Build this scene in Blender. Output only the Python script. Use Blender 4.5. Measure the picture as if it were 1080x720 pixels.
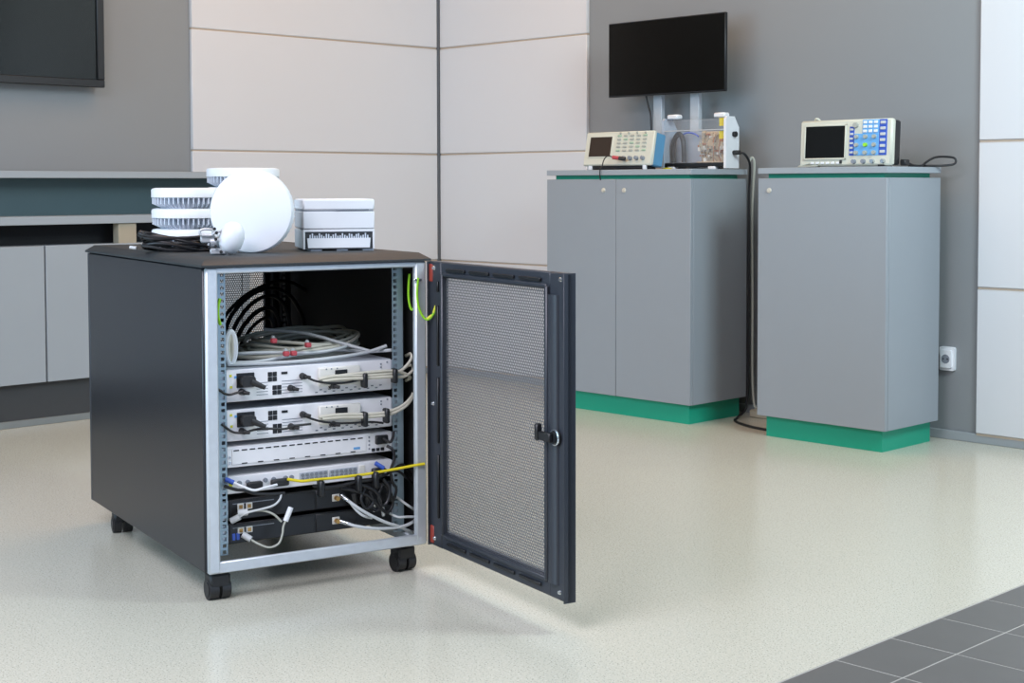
import bpy, bmesh, math, random
from mathutils import Vector, Matrix, Euler
random.seed(7)
for o in list(bpy.data.objects): bpy.data.objects.remove(o)
SC = bpy.context.scene
COL = SC.collection
PI = math.pi

# ---------------------------------------------------------------- camera
cd = bpy.data.cameras.new('camera'); cam = bpy.data.objects.new('camera', cd); COL.objects.link(cam)
cd.sensor_fit = 'HORIZONTAL'; cd.sensor_width = 36.0; cd.lens = 52.03
cd.shift_y = -0.0860; cd.clip_start = 0.05; cd.clip_end = 100
_y, _p, _r = math.radians(45.678), math.radians(2.627), math.radians(-0.118)
_f = Vector((-math.sin(_y)*math.cos(_p), math.cos(_y)*math.cos(_p), -math.sin(_p)))
_rt = Vector((math.cos(_y), math.sin(_y), 0)); _up = _rt.cross(_f)
_r2 = _rt*math.cos(_r) + _up*math.sin(_r); _u2 = _up*math.cos(_r) - _rt*math.sin(_r)
cam.matrix_world = Matrix(((_r2.x, _u2.x, -_f.x, 5.981), (_r2.y, _u2.y, -_f.y, -5.2955), (_r2.z, _u2.z, -_f.z, 1.0071), (0, 0, 0, 1)))
SC.camera = cam

# ---------------------------------------------------------------- light
SC.view_settings.view_transform = 'Standard'; SC.view_settings.look = 'None'
SC.view_settings.gamma = 1.0; SC.view_settings.use_curve_mapping = False
SC.view_settings.exposure = 0.0
wd = bpy.data.worlds.new('daylight'); SC.world = wd; wd.use_nodes = True
wd.node_tree.nodes['Background'].inputs['Color'].default_value = (1.0, 0.93, 0.86, 1)
wd.node_tree.nodes['Background'].inputs['Strength'].default_value = 0.175
def area(name, loc, target, sx, sy, power, color, spread=180):
    l = bpy.data.lights.new(name, 'AREA'); l.shape = 'RECTANGLE'; l.size = sx; l.size_y = sy; l.energy = power; l.color = color; l.spread = math.radians(spread)
    o = bpy.data.objects.new(name, l); COL.objects.link(o); o.location = loc
    o.rotation_euler = (Vector(target) - Vector(loc)).to_track_quat('-Z', 'Y').to_euler()
    return o
area('ceiling_lamp_corner', (1.6, -1.6, 3.1), (1.6, -1.6, 0), 1.6, 1.6, 31.7042, (1.000, 0.52, 0.20))
area('fill_front', (4.0, -5.6, 3.1), (3.7, -4.8, 0), 2.0, 2.0, 169.929, (0.889, 0.857, 1.000))  # added unseen overhead fill, placed to brighten the floor at left
area('ceiling_lamp_right', (5.2, -1.60, 2.75), (2.2, -0.4, 0.8), 0.9, 0.9, 76.7123, (0.776, 0.939, 1.000))
area('window_daylight', (1.6, -8.2, 1.7), (2.8, -3.0, 0.6), 3.5, 2.2, 165, (0.489, 0.754, 1.000))
area('window_daylight_side', (9.4, -2.6, 1.5), (2.0, -1.2, 0.8), 3.0, 2.0, 74.5329, (0.438, 0.649, 1.000))

# ---------------------------------------------------------------- materials
def lin(c):
    return tuple((v/12.92 if v <= 0.04045 else ((v+0.055)/1.055)**2.4) for v in (c[0]/255, c[1]/255, c[2]/255)) + (1,)
def mat(name, rgb, rough=0.5, metal=0.0, var=0.04, scale=30.0, bump=0.0, spec=0.5, alpha=1.0, trans=0.0):
    m = bpy.data.materials.new(name); m.use_nodes = True
    nt = m.node_tree; b = nt.nodes['Principled BSDF']
    tc = nt.nodes.new('ShaderNodeTexCoord'); nz = nt.nodes.new('ShaderNodeTexNoise')
    nz.inputs['Scale'].default_value = scale; nz.inputs['Detail'].default_value = 3
    nt.links.new(tc.outputs['Object'], nz.inputs['Vector'])
    mx = nt.nodes.new('ShaderNodeMix'); mx.data_type = 'RGBA'
    c = lin(rgb)
    mx.inputs['A'].default_value = tuple(v*(1-var) for v in c[:3]) + (1,)
    mx.inputs['B'].default_value = tuple(min(1, v*(1+var)) for v in c[:3]) + (1,)
    nt.links.new(nz.outputs['Fac'], mx.inputs['Factor']); nt.links.new(mx.outputs['Result'], b.inputs['Base Color'])
    b.inputs['Roughness'].default_value = rough; b.inputs['Metallic'].default_value = metal
    b.inputs['Specular IOR Level'].default_value = spec
    b.inputs['Alpha'].default_value = alpha; b.inputs['Transmission Weight'].default_value = trans
    if bump:
        bp = nt.nodes.new('ShaderNodeBump'); bp.inputs['Strength'].default_value = bump; bp.inputs['Distance'].default_value = 0.001
        nt.links.new(nz.outputs['Fac'], bp.inputs['Height']); nt.links.new(bp.outputs['Normal'], b.inputs['Normal'])
    return m
def speckle_mat(name, base, dark, light, rough):
    m = bpy.data.materials.new(name); m.use_nodes = True; nt = m.node_tree; b = nt.nodes['Principled BSDF']
    tc = nt.nodes.new('ShaderNodeTexCoord')
    v1 = nt.nodes.new('ShaderNodeTexNoise'); v1.inputs['Scale'].default_value = 250; v1.inputs['Detail'].default_value = 2
    v2 = nt.nodes.new('ShaderNodeTexNoise'); v2.inputs['Scale'].default_value = 150; v2.inputs['Detail'].default_value = 1
    n3 = nt.nodes.new('ShaderNodeTexNoise'); n3.inputs['Scale'].default_value = 1.3
    for n in (v1, v2, n3): nt.links.new(tc.outputs['Object'], n.inputs['Vector'])
    r1 = nt.nodes.new('ShaderNodeMapRange'); r1.inputs[1].default_value = 0.58; r1.inputs[2].default_value = 0.66; r1.inputs[4].default_value = 0.85
    r2 = nt.nodes.new('ShaderNodeMapRange'); r2.inputs[1].default_value = 0.60; r2.inputs[2].default_value = 0.68; r2.inputs[4].default_value = 0.6
    nt.links.new(v1.outputs['Fac'], r1.inputs[0]); nt.links.new(v2.outputs['Fac'], r2.inputs[0])
    m1 = nt.nodes.new('ShaderNodeMix'); m1.data_type = 'RGBA'; m2 = nt.nodes.new('ShaderNodeMix'); m2.data_type = 'RGBA'
    m1.inputs['A'].default_value = lin(base); m1.inputs['B'].default_value = lin(light); m2.inputs['B'].default_value = lin(dark)
    nt.links.new(r2.outputs[0], m1.inputs['Factor']); nt.links.new(m1.outputs['Result'], m2.inputs['A']); nt.links.new(r1.outputs[0], m2.inputs['Factor'])
    nt.links.new(m2.outputs['Result'], b.inputs['Base Color']); b.inputs['Roughness'].default_value = rough
    rr = nt.nodes.new('ShaderNodeMapRange'); rr.inputs[3].default_value = rough-0.05; rr.inputs[4].default_value = rough+0.07
    nt.links.new(n3.outputs['Fac'], rr.inputs[0]); nt.links.new(rr.outputs[0], b.inputs['Roughness'])
    return m
M = dict(
  floor=speckle_mat('speckled_vinyl', (202, 198, 181), (136, 138, 130), (218, 217, 204), 0.20),
  tile=mat('slate_tile', (95, 94, 91), 0.45, var=0.10, scale=9),
  grout=mat('grout', (168, 166, 160), 0.8),
  greywall=mat('grey_wall_paint', (135, 138, 139), 0.55, var=0.02, scale=3),
  panel=mat('white_wall_panel', (211, 211, 212), 0.32, var=0.01, scale=4),
  joint=mat('beige_joint', (176, 160, 142), 0.6),
  darkjoint=mat('dark_joint', (96, 100, 104), 0.6),
  skirting=mat('grey_skirting', (150, 155, 157), 0.45),
  ceiling=mat('ceiling_white', (225, 222, 216), 0.8, var=0.02),
  cab=mat('grey_laminate', (148, 154, 159), 0.42, var=0.015, scale=8),
  cabedge=mat('grey_laminate_edge', (156, 163, 168), 0.40, var=0.015, scale=8),
  green=mat('green_laminate', (22, 157, 125), 0.42, var=0.03, scale=6),
  teal=mat('teal_grey_laminate', (66, 88, 92), 0.5, var=0.03),
  nickel=mat('nickel', (214, 206, 190), 0.35, 0.2),
  kick=mat('charcoal_kick', (58, 60, 62), 0.5, var=0.06),
  strip=mat('brushed_strip', (150, 155, 155), 0.35, 0.7),
  innershade=mat('painted_inner_shade', (24, 25, 27), 0.7),  # near-black stands in for the shade inside the rack
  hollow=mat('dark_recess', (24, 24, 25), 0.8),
  beige=mat('beige_post', (165, 155, 135), 0.6),
  rackblack=mat('charcoal_powder_coat', (31, 34, 39), 0.27, var=0.05, scale=180, bump=0.05, spec=0.36),
  lid=mat('charcoal_lid', (50, 54, 56), 0.55, var=0.05, scale=180, bump=0.05, spec=0.36),
  doorblack=mat('black_door_coat', (48, 52, 59), 0.38, var=0.05, scale=120),
  mesh=mat('perforated_steel', (104, 104, 106), 0.42, 0.0, var=0.08),
  galv=mat('galvanised_steel', (200, 206, 210), 0.38, 0.30, var=0.10, scale=40),
  rail=mat('galvanised_rail', (158, 176, 184), 0.40, 0.55, var=0.10, scale=40),
  rubber=mat('black_rubber', (34, 34, 35), 0.5),
  plasticblack=mat('black_plastic', (26, 27, 29), 0.42),
  screen=mat('black_screen', (16, 15, 13), 0.2, spec=0.25),
  tvscreen=mat('glossy_screen', (16, 19, 15), 0.12, spec=0.4),
  red=mat('red_hinge_plastic', (150, 58, 46), 0.5),
  chrome=mat('chrome', (205, 210, 214), 0.2, 0.9),
  white=mat('white_plastic', (230, 232, 234), 0.38, var=0.01),
  whitegrey=mat('pale_cast_metal', (206, 214, 224), 0.45, var=0.03),
  boxgrey=mat('pale_grey_casing', (190, 190, 190), 0.5, var=0.02),
  bracket=mat('cast_bracket', (186, 188, 190), 0.45, 0.4, var=0.06),
  device=mat('silver_device', (236, 236, 238), 0.36, 0.0, var=0.03),
  devtop=mat('silver_device_sheet', (188, 194, 202), 0.38, 0.35, var=0.03),
  label=mat('pale_printed_label', (228, 226, 218), 0.6),
  devgrey=mat('mid_grey_print', (132, 138, 146), 0.5),
  devblack=mat('black_device', (15, 15, 16), 0.36, var=0.1),
  blue=mat('blue_plastic', (62, 96, 190), 0.4),
  skyblue=mat('light_blue_panel', (104, 168, 222), 0.45),
  deepblue=mat('deep_blue_panel', (50, 84, 182), 0.45),
  yellow=mat('yellow_plastic', (226, 206, 30), 0.45),
  yellowgreen=mat('yellow_green_earth', (150, 215, 40), 0.45),
  earthyellow=mat('earth_yellow', (216, 214, 50), 0.45),
  cream=mat('cream_cable', (204, 200, 184), 0.5, var=0.05),
  greycable=mat('grey_cable', (174, 176, 164), 0.5, var=0.08),
  palecable=mat('pale_grey_cable', (196, 200, 200), 0.45),
  blackcable=mat('black_cable', (24, 24, 26), 0.45),
  redplug=mat('red_plug', (180, 70, 78), 0.5),
  creamcase=mat('cream_casing', (206, 206, 190), 0.45, var=0.015),
  bluecase=mat('teal_blue_casing', (88, 146, 182), 0.5),
  keygrey=mat('grey_key', (168, 170, 160), 0.5),
  keygreen=mat('green_key', (160, 186, 160), 0.5),
  acrylic=mat('clear_acrylic', (236, 240, 244), 0.06, alpha=0.07),
  interior=mat('grey_inner_plate', (172, 182, 194), 0.5),
  reflectscreen=mat('warm_reflection_screen', (56, 46, 38), 0.35, spec=0.3),  # warm reflection on the dark glass put into the base colour
  circuit=mat('tan_circuit', (206, 184, 150), 0.55, var=0.35, scale=55),
  copper=mat('copper_parts', (190, 130, 92), 0.4, 0.5, var=0.2),
  brass=mat('brass', (190, 150, 90), 0.35, 0.8),
)

# ---------------------------------------------------------------- geometry helpers
class G:
    """collects boxes, cylinders, tubes and lathes; build() links them as one mesh object"""
    def __init__(s): s.v = []; s.f = []; s.m = []; s.sm = []; s.mi = 0
    def use(s, i): s.mi = i; return s
    def add(s, vs, fs, smooth=False, mtx=None):
        n = len(s.v)
        for p in vs:
            p = Vector(p); s.v.append(tuple(mtx @ p) if mtx else tuple(p))
        for f in fs: s.f.append(tuple(i+n for i in f)); s.m.append(s.mi); s.sm.append(smooth)
        return s
    def box(s, lo, hi, b=0.0, mtx=None):
        c = [(lo[i]+hi[i])/2 for i in range(3)]; h = [abs(hi[i]-lo[i])/2 for i in range(3)]
        b = min(b, min(h)*0.49)
        if b <= 0:
            vs = [(c[0]+sx*h[0], c[1]+sy*h[1], c[2]+sz*h[2]) for sx in (-1, 1) for sy in (-1, 1) for sz in (-1, 1)]
            return s.add(vs, [(0, 1, 3, 2), (4, 6, 7, 5), (0, 4, 5, 1), (2, 3, 7, 6), (0, 2, 6, 4), (1, 5, 7, 3)], mtx=mtx)
        vs = []; ix = {}
        for sx in (-1, 1):
            for sy in (-1, 1):
                for sz in (-1, 1):
                    sg = (sx, sy, sz)
                    for a in range(3):
                        ix[(sg, a)] = len(vs)
                        vs.append(tuple(c[i] + sg[i]*(h[i] if i == a else h[i]-b) for i in range(3)))
        fs = []
        for a in range(3):
            i, j = (a+1) % 3, (a+2) % 3
            for sa in (-1, 1):
                q = []
                for si, sj in ((-1, -1), (1, -1), (1, 1), (-1, 1)):
                    g = [0, 0, 0]; g[a] = sa; g[i] = si; g[j] = sj; q.append(ix[(tuple(g), a)])
                fs.append(tuple(q if sa > 0 else q[::-1]))
            for si in (-1, 1):
                for sj in (-1, 1):
                    g0 = [0, 0, 0]; g1 = [0, 0, 0]
                    g0[a] = -1; g1[a] = 1; g0[i] = g1[i] = si; g0[j] = g1[j] = sj; g0 = tuple(g0); g1 = tuple(g1)
                    q = [ix[(g0, i)], ix[(g1, i)], ix[(g1, j)], ix[(g0, j)]]
                    fs.append(tuple(q if si*sj < 0 else q[::-1]))
        for sx in (-1, 1):
            for sy in (-1, 1):
                for sz in (-1, 1):
                    g = (sx, sy, sz); q = [ix[(g, 0)], ix[(g, 1)], ix[(g, 2)]]
                    fs.append(tuple(q if sx*sy*sz > 0 else q[::-1]))
        return s.add(vs, fs, mtx=mtx)
    def lathe(s, prof, n=32, mtx=None, smooth=True, cap=True):
        vs = []; fs = []
        for r, z in prof:
            for k in range(n): vs.append((r*math.cos(2*PI*k/n), r*math.sin(2*PI*k/n), z))
        for j in range(len(prof)-1):
            for k in range(n):
                fs.append((j*n+k, j*n+(k+1) % n, (j+1)*n+(k+1) % n, (j+1)*n+k))
        s.add(vs, fs, smooth, mtx)
        if cap:
            for j, rev in ((0, True), (len(prof)-1, False)):
                if prof[j][0] > 1e-5:
                    ring = [vs[j*n+k] for k in range(n)]
                    s.add(ring, [tuple(range(n))[::-1] if rev else tuple(range(n))], False, mtx)
        return s
    def cyl(s, p0, p1, r, n=16, r1=None, mtx=None):
        p0 = Vector(p0); p1 = Vector(p1); d = p1-p0
        m = Matrix.Translation(p0) @ d.to_track_quat('Z', 'Y').to_matrix().to_4x4()
        if mtx: m = mtx @ m
        L = d.length; r1 = r if r1 is None else r1
        return s.lathe([(r, 0), (r1, L)], n, m)
    def tube(s, pts, r, n=8, closed=False, steps=6):
        P = [Vector(p) for p in pts]; Q = []
        N = len(P); segs = N if closed else N-1
        for i in range(segs):
            a = P[(i-1) % N] if (closed or i > 0) else P[0]*2-P[1]
            b = P[i]; c = P[(i+1) % N]; d = P[(i+2) % N] if (closed or i < N-2) else P[N-1]*2-P[N-2]
            for k in range(steps):
                t = k/steps
                Q.append(0.5*((2*b)+(c-a)*t+(2*a-5*b+4*c-d)*t*t+(3*b-a-3*c+d)*t**3))
        if not closed: Q.append(P[-1])
        vs = []; fs = []; up = None; L = len(Q)
        for i, q in enumerate(Q):
            if closed: t = Q[(i+1) % L]-Q[i-1]
            else: t = Q[min(i+1, L-1)]-Q[max(i-1, 0)]
            if t.length < 1e-9: t = Vector((0, 0, 1))
            t.normalize()
            if up is None: up = Vector((0, 0, 1)) if abs(t.z) < 0.9 else Vector((1, 0, 0))
            u = up - t*up.dot(t)
            if u.length < 1e-6: u = t.orthogonal()
            u.normalize(); w = t.cross(u); up = u
            for k in range(n): vs.append(q + u*r*math.cos(2*PI*k/n) + w*r*math.sin(2*PI*k/n))
        R = L if closed else L-1
        for i in range(R):
            for k in range(n):
                j = (i+1) % L
                fs.append((i*n+k, i*n+(k+1) % n, j*n+(k+1) % n, j*n+k))
        if not closed: fs.append(tuple(range(n))[::-1]); fs.append(tuple((L-1)*n+k for k in range(n)))
        return s.add(vs, fs, True)
    def prism(s, poly, a, b, axis=2, mtx=None):
        """poly: 2-D outline (counter-clockwise) extruded from a to b along an axis"""
        def put(p, t):
            return (p[0], p[1], t) if axis == 2 else ((t, p[0], p[1]) if axis == 0 else (p[0], t, p[1]))
        n = len(poly); vs = [put(p, a) for p in poly]+[put(p, b) for p in poly]
        fs = [tuple(range(n))[::-1], tuple(range(n, 2*n))]+[(k, (k+1) % n, n+(k+1) % n, n+k) for k in range(n)]
        return s.add(vs, fs, False, mtx)
    def build(s, name, mats, parent=None, loc=(0, 0, 0), rz=0.0):
        me = bpy.data.meshes.new(name); me.from_pydata(s.v, [], s.f)
        for m in (mats if isinstance(mats, (list, tuple)) else [mats]): me.materials.append(m)
        me.polygons.foreach_set('material_index', s.m); me.polygons.foreach_set('use_smooth', s.sm)
        me.validate(); me.update()
        bm = bmesh.new(); bm.from_mesh(me); bmesh.ops.recalc_face_normals(bm, faces=bm.faces); bm.to_mesh(me); bm.free(); me.set_sharp_from_angle(angle=math.radians(38))
        o = bpy.data.objects.new(name, me); COL.objects.link(o)
        o.location = loc; o.rotation_euler = (0, 0, rz)
        if parent: o.parent = parent
        return o
def tag(o, label, cat, group=None):
    o['label'] = label; o['category'] = cat
    if group: o['group'] = group
    return o
def thing(name, label, cat, loc=(0, 0, 0), rz=0.0, group=None):
    o = bpy.data.objects.new(name, None); COL.objects.link(o); o.empty_display_size = 0.05
    o.location = loc; o.rotation_euler = (0, 0, rz)
    return tag(o, label, cat, group)
def struct(o): o['kind'] = 'structure'; return o
def copy_tree(o, parent=None):
    c = o.copy(); COL.objects.link(c)
    if parent: c.parent = parent
    for ch in list(o.children): copy_tree(ch, c)
    return c
def rounded(x0, y0, x1, y1, r, n=5):
    out = []
    for cx, cy, a0 in ((x1-r, y0+r, -90), (x1-r, y1-r, 0), (x0+r, y1-r, 90), (x0+r, y0+r, 180)):
        for k in range(n+1):
            a = math.radians(a0+90*k/n); out.append((cx+r*math.cos(a), cy+r*math.sin(a)))
    return out

# ================================================================ the room
g = G().box((-0.3, -10, -0.1), (4.24, 0.3, 0)); fl = struct(g.build('floor', M['floor'])); fl['label'] = 'pale speckled vinyl floor with a satin sheen'
tf = G()
tf.use(1).box((4.24, -10, -0.1), (10, 0.3, -0.0006)).use(0)
xs = [4.243, 4.403] + [4.403+0.30*k for k in range(1, 19)]
for i in range(len(xs)-1):
    for j in range(44):
        y0 = -0.03-0.2175*(j+1)
        tf.box((xs[i]+0.0022, y0+0.0022, -0.02), (xs[i+1]-0.0022, y0+0.2175-0.0022, 0.0), 0.0004)
tf = struct(tf.build('floor', [M['tile'], M['grout']])); tf['label'] = 'dark grey floor tiles with pale grout'
wl = struct(G().box((-0.25, -10, 0), (-0.022, 0.25, 3.3)).build('wall_left', M['greywall']))
wr = struct(G().box((-0.022, 0.022, 0), (10, 0.25, 3.3)).build('wall_right', M['greywall']))
struct(G().box((-0.25, -10, 3.3), (10, 0.25, 3.4)).build('ceiling', M['ceiling']))
# white panels, in rows, proud of the grey walls
ROWS = [0.035, 0.6055, 1.174, 1.7394, 2.305, 2.87]
def panels(parent, axis, a, b, joint):
    back = G()
    lo, hi = (min(a, b), max(a, b))
    if axis == 'y': back.box((-0.0218, lo+0.002, 0.03), (-0.004, hi-0.002, 3.25))
    else: back.box((lo+0.002, 0.004, 0.03), (hi-0.002, 0.0218, 3.25))
    back.build('joint_backing', joint, parent)
    for i in range(len(ROWS)-1):
        z0, z1 = ROWS[i]+0.004, ROWS[i+1]-0.004
        g = G()
        if axis == 'y': g.box((-0.0215, lo, z0), (0, hi, z1), 0.003)
        else: g.box((lo, 0, z0), (hi, 0.0215, z1), 0.003)
        g.build('panel', M['panel'], parent)
panels(wl, 'y', -1.531, -0.012, M['joint'])
panels(wr, 'x', 0.006, 1.0795, M['joint'])
panels(wr, 'x', 3.142, 6.6, M['joint'])
struct(G().box((-0.02, -0.012, 0.0), (0.004, 0.02, 3.25)).build('trim_1', M['darkjoint']))
struct(G().box((-0.0215, -10, 0), (-0.008, 0.0, 0.034), 0.002).build('baseboard_left', M['skirting']))
struct(G().box((0.006, 0.006, 0), (6.6, 0.0215, 0.036), 0.002).build('baseboard_right', M['skirting']))

# ================================================================ large furniture
# ---- ledge counter along the left wall
ct = thing('wall_counter', 'shallow grey counter with shelf recess and doors along the left wall under the television', 'counter', (0.0, -2.9, 0))
Y0, Y1 = -1.6, 1.56      # its ends, relative to the origin
G().box((0.0, Y0, 1.042), (0.180, Y1+0.02, 1.072), 0.002).build('worktop', M['cabedge'], ct)
G().box((0.0, Y0, 0.846), (0.180, Y1+0.02, 0.882), 0.002).build('shelf', M['cabedge'], ct)
G().box((0.0, Y0, 0.882), (0.045, Y1, 1.042)).build('recess_panel', M['teal'], ct)
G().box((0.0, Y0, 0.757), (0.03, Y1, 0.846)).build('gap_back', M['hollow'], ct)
for y in (0.884, -0.3): G().box((0.12, y, 0.757), (0.168, y+0.088, 0.846), 0.002).build('post', M['beige'], ct)
G().box((0.0, Y0, 0.187), (0.157, Y1, 0.757)).build('carcass', M['cab'], ct)
for a, b in ((Y0, -0.26), (-0.257, 0.534), (0.538, Y1-0.045), (Y1-0.042, Y1)):
    G().box((0.158, a+0.0015, 0.185), (0.176, b-0.0015, 0.759), 0.0015).build('door', M['cabedge'], ct)
for a, b in ((Y0, 0.342), (0.345, Y1-0.02)):
    G().box((0.0, a, 0.03), (0.136, b, 0.187)).build('kick_plate', M['kick'], ct)
G().box((0.0, Y0, 0.0), (0.140, Y1-0.02, 0.030), 0.002).build('floor_strip', M['strip'], ct)

# ---- grey cabinets with green plinths
def cabinet(label, x0, x1, doors, locks):
    w = x1-x0; D = 0.386
    c = thing('storage_cabinet', label, 'cabinet', (x0, -0.462, 0))
    G().box((0.028, 0.028, 0), (w-0.028, D-0.012, 0.086)).build('plinth', M['green'], c)
    G().box((0.0, 0.020, 0.0845), (w, D, 1.0335), 0.001).build('body', M['cab'], c)
    G().box((0.030, 0.030, 1.0335), (w-0.030, D-0.03, 1.052)).build('reveal_strip', M['green'], c)
    G().box((-0.001, 0.0, 1.051), (w+0.001, D+0.002, 1.0748), 0.0015).build('top_slab', M['cabedge'], c)
    for a, b in doors:
        dr = G().box((a+0.0012, 0.0, 0.0845), (b-0.0012, 0.0195, 1.0335), 0.0012).build('door', M['cab'], c)
        for lx in locks:
            if a < lx < b:
                lk = G().cyl((lx, 0.001, 0.985), (lx, -0.004, 0.985), 0.011, 20, 0.0095)
                lk.cyl((lx, -0.003, 0.985), (lx, -0.0065, 0.985), 0.006, 16)
                lk.build('lock', M['nickel'], dr)
    return c
cabinet('wider grey two door cabinet on a green plinth beneath the monitor', 1.2598, 2.0964, [(0, 0.420), (0.420, 0.8366)], [0.348, 0.468])
cabinet('narrower grey single door cabinet on a green plinth beside the wall socket', 2.4374, 3.0233, [(0, 0.586)], [0.055])

# ================================================================ the rack
RZ = math.radians(76.951); RO = Vector((2.949, -3.3634, 0))
EX = Vector((math.cos(RZ), math.sin(RZ), 0)); EY = Vector((-math.sin(RZ), math.cos(RZ), 0))
def R(x, y, z): return RO + EX*x + EY*y + Vector((0, 0, z))
W, DP, ZB, ZT = 0.606, 1.00, 0.071, 0.812
rk = thing('rack_cabinet', 'open black rolling rack cabinet full of network equipment in the middle of the floor', 'server rack', RO, RZ)
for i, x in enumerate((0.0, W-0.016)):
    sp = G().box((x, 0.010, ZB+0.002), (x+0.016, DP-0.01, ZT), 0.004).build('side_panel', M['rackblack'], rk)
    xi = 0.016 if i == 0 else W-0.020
    G().box((xi, 0.04, ZB+0.026), (xi+0.004, DP-0.04, ZT-0.02)).build('inner_shade_sheet', M['innershade'], sp)  # added dark sheet: the rack's inner shade put into its colour
lid = G()
ou = [(-0.006, -0.006), (W+0.006, -0.006), (W+0.006, DP+0.006), (-0.006, DP+0.006)]
inn = [(0.016, 0.028), (W-0.012, 0.028), (W-0.012, DP-0.014), (0.016, DP-0.014)]
vs = [(x, y, ZT+0.001) for x, y in ou]+[(x, y, ZT+0.006) for x, y in ou]+[(x, y, 0.8335) for x, y in inn]
fs = [(3, 2, 1, 0), (8, 9, 10, 11)]+[(a+k, a+(k+1) % 4, b+(k+1) % 4, b+k) for a, b in ((0, 4), (4, 8)) for k in range(4)]
lid.add(vs, fs); lid.build('lid', M['lid'], rk)
# front frame and rear frame
for y0, y1, w in ((0.0, 0.018, 0.031), (DP-0.035, DP, 0.03)):
    for x in (0.006, W-0.006-w):
        g = G().box((x, y0, ZB), (x+w, y1, ZT), 0.005)
        if y0 == 0.0:
            g.cyl((x+w/2, -0.001, ZB+0.016), (x+w/2, 0.001, ZB+0.016), 0.006, 14)
            g.cyl((x+w/2, -0.001, ZT-0.012), (x+w/2, 0.001, ZT-0.012), 0.005, 14)
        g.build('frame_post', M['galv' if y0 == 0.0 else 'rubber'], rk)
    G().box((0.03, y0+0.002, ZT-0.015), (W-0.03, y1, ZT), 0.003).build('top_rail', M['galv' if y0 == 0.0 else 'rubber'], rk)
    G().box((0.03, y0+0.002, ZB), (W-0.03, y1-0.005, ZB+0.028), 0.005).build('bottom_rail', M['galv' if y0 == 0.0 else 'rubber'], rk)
for x in (0.018, W-0.046):
    G().box((x, 0.03, ZB), (x+0.028, DP-0.03, ZB+0.026), 0.003).build('side_rail', M['galv'], rk)
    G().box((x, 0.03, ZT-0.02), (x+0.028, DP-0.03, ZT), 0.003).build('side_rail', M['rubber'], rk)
# mounting rails with square holes: flange with holes faces the front, web runs into the rack
def mounting_rail(xa, xh, xb, y, m):
    g = G(); t = 0.0022; pz = 0.015875; h = 0.0045
    z = ZB+0.030
    while z < ZT-0.018:
        z1 = min(z+pz, ZT-0.016)
        for a, b, c, d in ((min(xa, xb), xh-h, z, z1), (xh+h, max(xa, xb), z, z1), (xh-h, xh+h, z, z+(pz/2-h)), (xh-h, xh+h, z+(pz/2+h), z1)):
            if b-a > 1e-4 and d-c > 1e-4: g.box((a, y, c), (b, y+t, d))
        z += pz
    g.box((xa-0.001, y, ZB+0.028), (xa+0.001, y+0.045, ZT-0.016))
    g.build('mounting_rail', M[m], rk)
mounting_rail(0.044, 0.0655, 0.074, 0.052, 'rail'); mounting_rail(0.558, 0.5365, 0.528, 0.052, 'rail')
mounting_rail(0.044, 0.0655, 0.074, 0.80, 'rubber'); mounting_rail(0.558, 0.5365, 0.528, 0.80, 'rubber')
# casters: bracket and twin wheel
for cx, cy, ang in ((0.044, 0.045, 0.0), (W-0.055, 0.045, 0.12), (0.050, DP-0.14, -0.1), (W-0.055, DP-0.14, 0.2)):
    m = Matrix.Translation((cx, cy, 0)) @ Matrix.Rotation(ang, 4, 'Z')
    cs = G().cyl((0, 0, 0.050), (0, 0, ZB+0.001), 0.012, 14, mtx=m).box((-0.026, -0.024, 0.030), (0.026, 0.024, 0.066), 0.006, mtx=m).build('caster', M['rubber'], rk)
    for sx in (-1, 1):
        w = G().cyl((sx*0.004, 0, 0.0250), (sx*0.027, 0, 0.0250), 0.0250, 28, mtx=m)
        w.cyl((sx*0.027, 0, 0.0250), (sx*0.029, 0, 0.0250), 0.018, 20, mtx=m)
        w.build('wheel', M['rubber'], cs)
# door, swung out at a right angle: local frame u along the door, t its thickness
DA = math.radians(-13.19)-RZ
DM = Matrix.Translation((0.62, 0.0, 0)) @ Matrix.Rotation(DA, 4, 'Z')
U0, U1, MU0, MU1, MZ0, MZ1 = 0.004, 0.654, 0.080, 0.572, 0.112, 0.777
g = G()
T0, T1 = -0.012, 0.012
g.box((U0, T0, ZB), (MU0-0.014, T1, ZT), 0.003, DM); g.box((MU1+0.010, T0, ZB), (U1, T1, ZT), 0.003, DM)
g.box((MU0-0.016, T0+0.001, MZ1-0.004), (MU1+0.012, T1, ZT), 0.003, DM); g.box((MU0-0.016, T0+0.001, ZB), (MU1+0.012, T1, MZ0+0.004), 0.003, DM)
# raised inner edge round the mesh and rounded channel on the lock side
g.box((MU0-0.014, T0-0.006, MZ0-0.004), (MU0, T0+0.010, MZ1+0.004), 0.003, DM); g.box((MU1, T0-0.010, MZ0-0.004), (MU1+0.012, T0+0.010, MZ1+0.004), 0.003, DM)
g.box((MU0, T0-0.004, MZ1-0.002), (MU1, T0+0.006, MZ1+0.008), 0.003, DM); g.box((MU0, T0-0.004, MZ0-0.010), (MU1, T0+0.006, MZ0+0.002), 0.003, DM)
prof = [(0.600+0.022*math.cos(a), T0-0.009*math.sin(a)) for a in [PI*k/8 for k in range(9)]]
g.prism(prof[::-1], ZB+0.035, ZT-0.05, 2, DM)
g.box((U1-0.003, T0-0.008, ZB), (U1, T1, ZT), 0.001, DM); g.box((U0, T0-0.008, ZB), (U0+0.003, T1, ZT), 0.001, DM)
door = g.build('door', M['doorblack'], rk)
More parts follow.
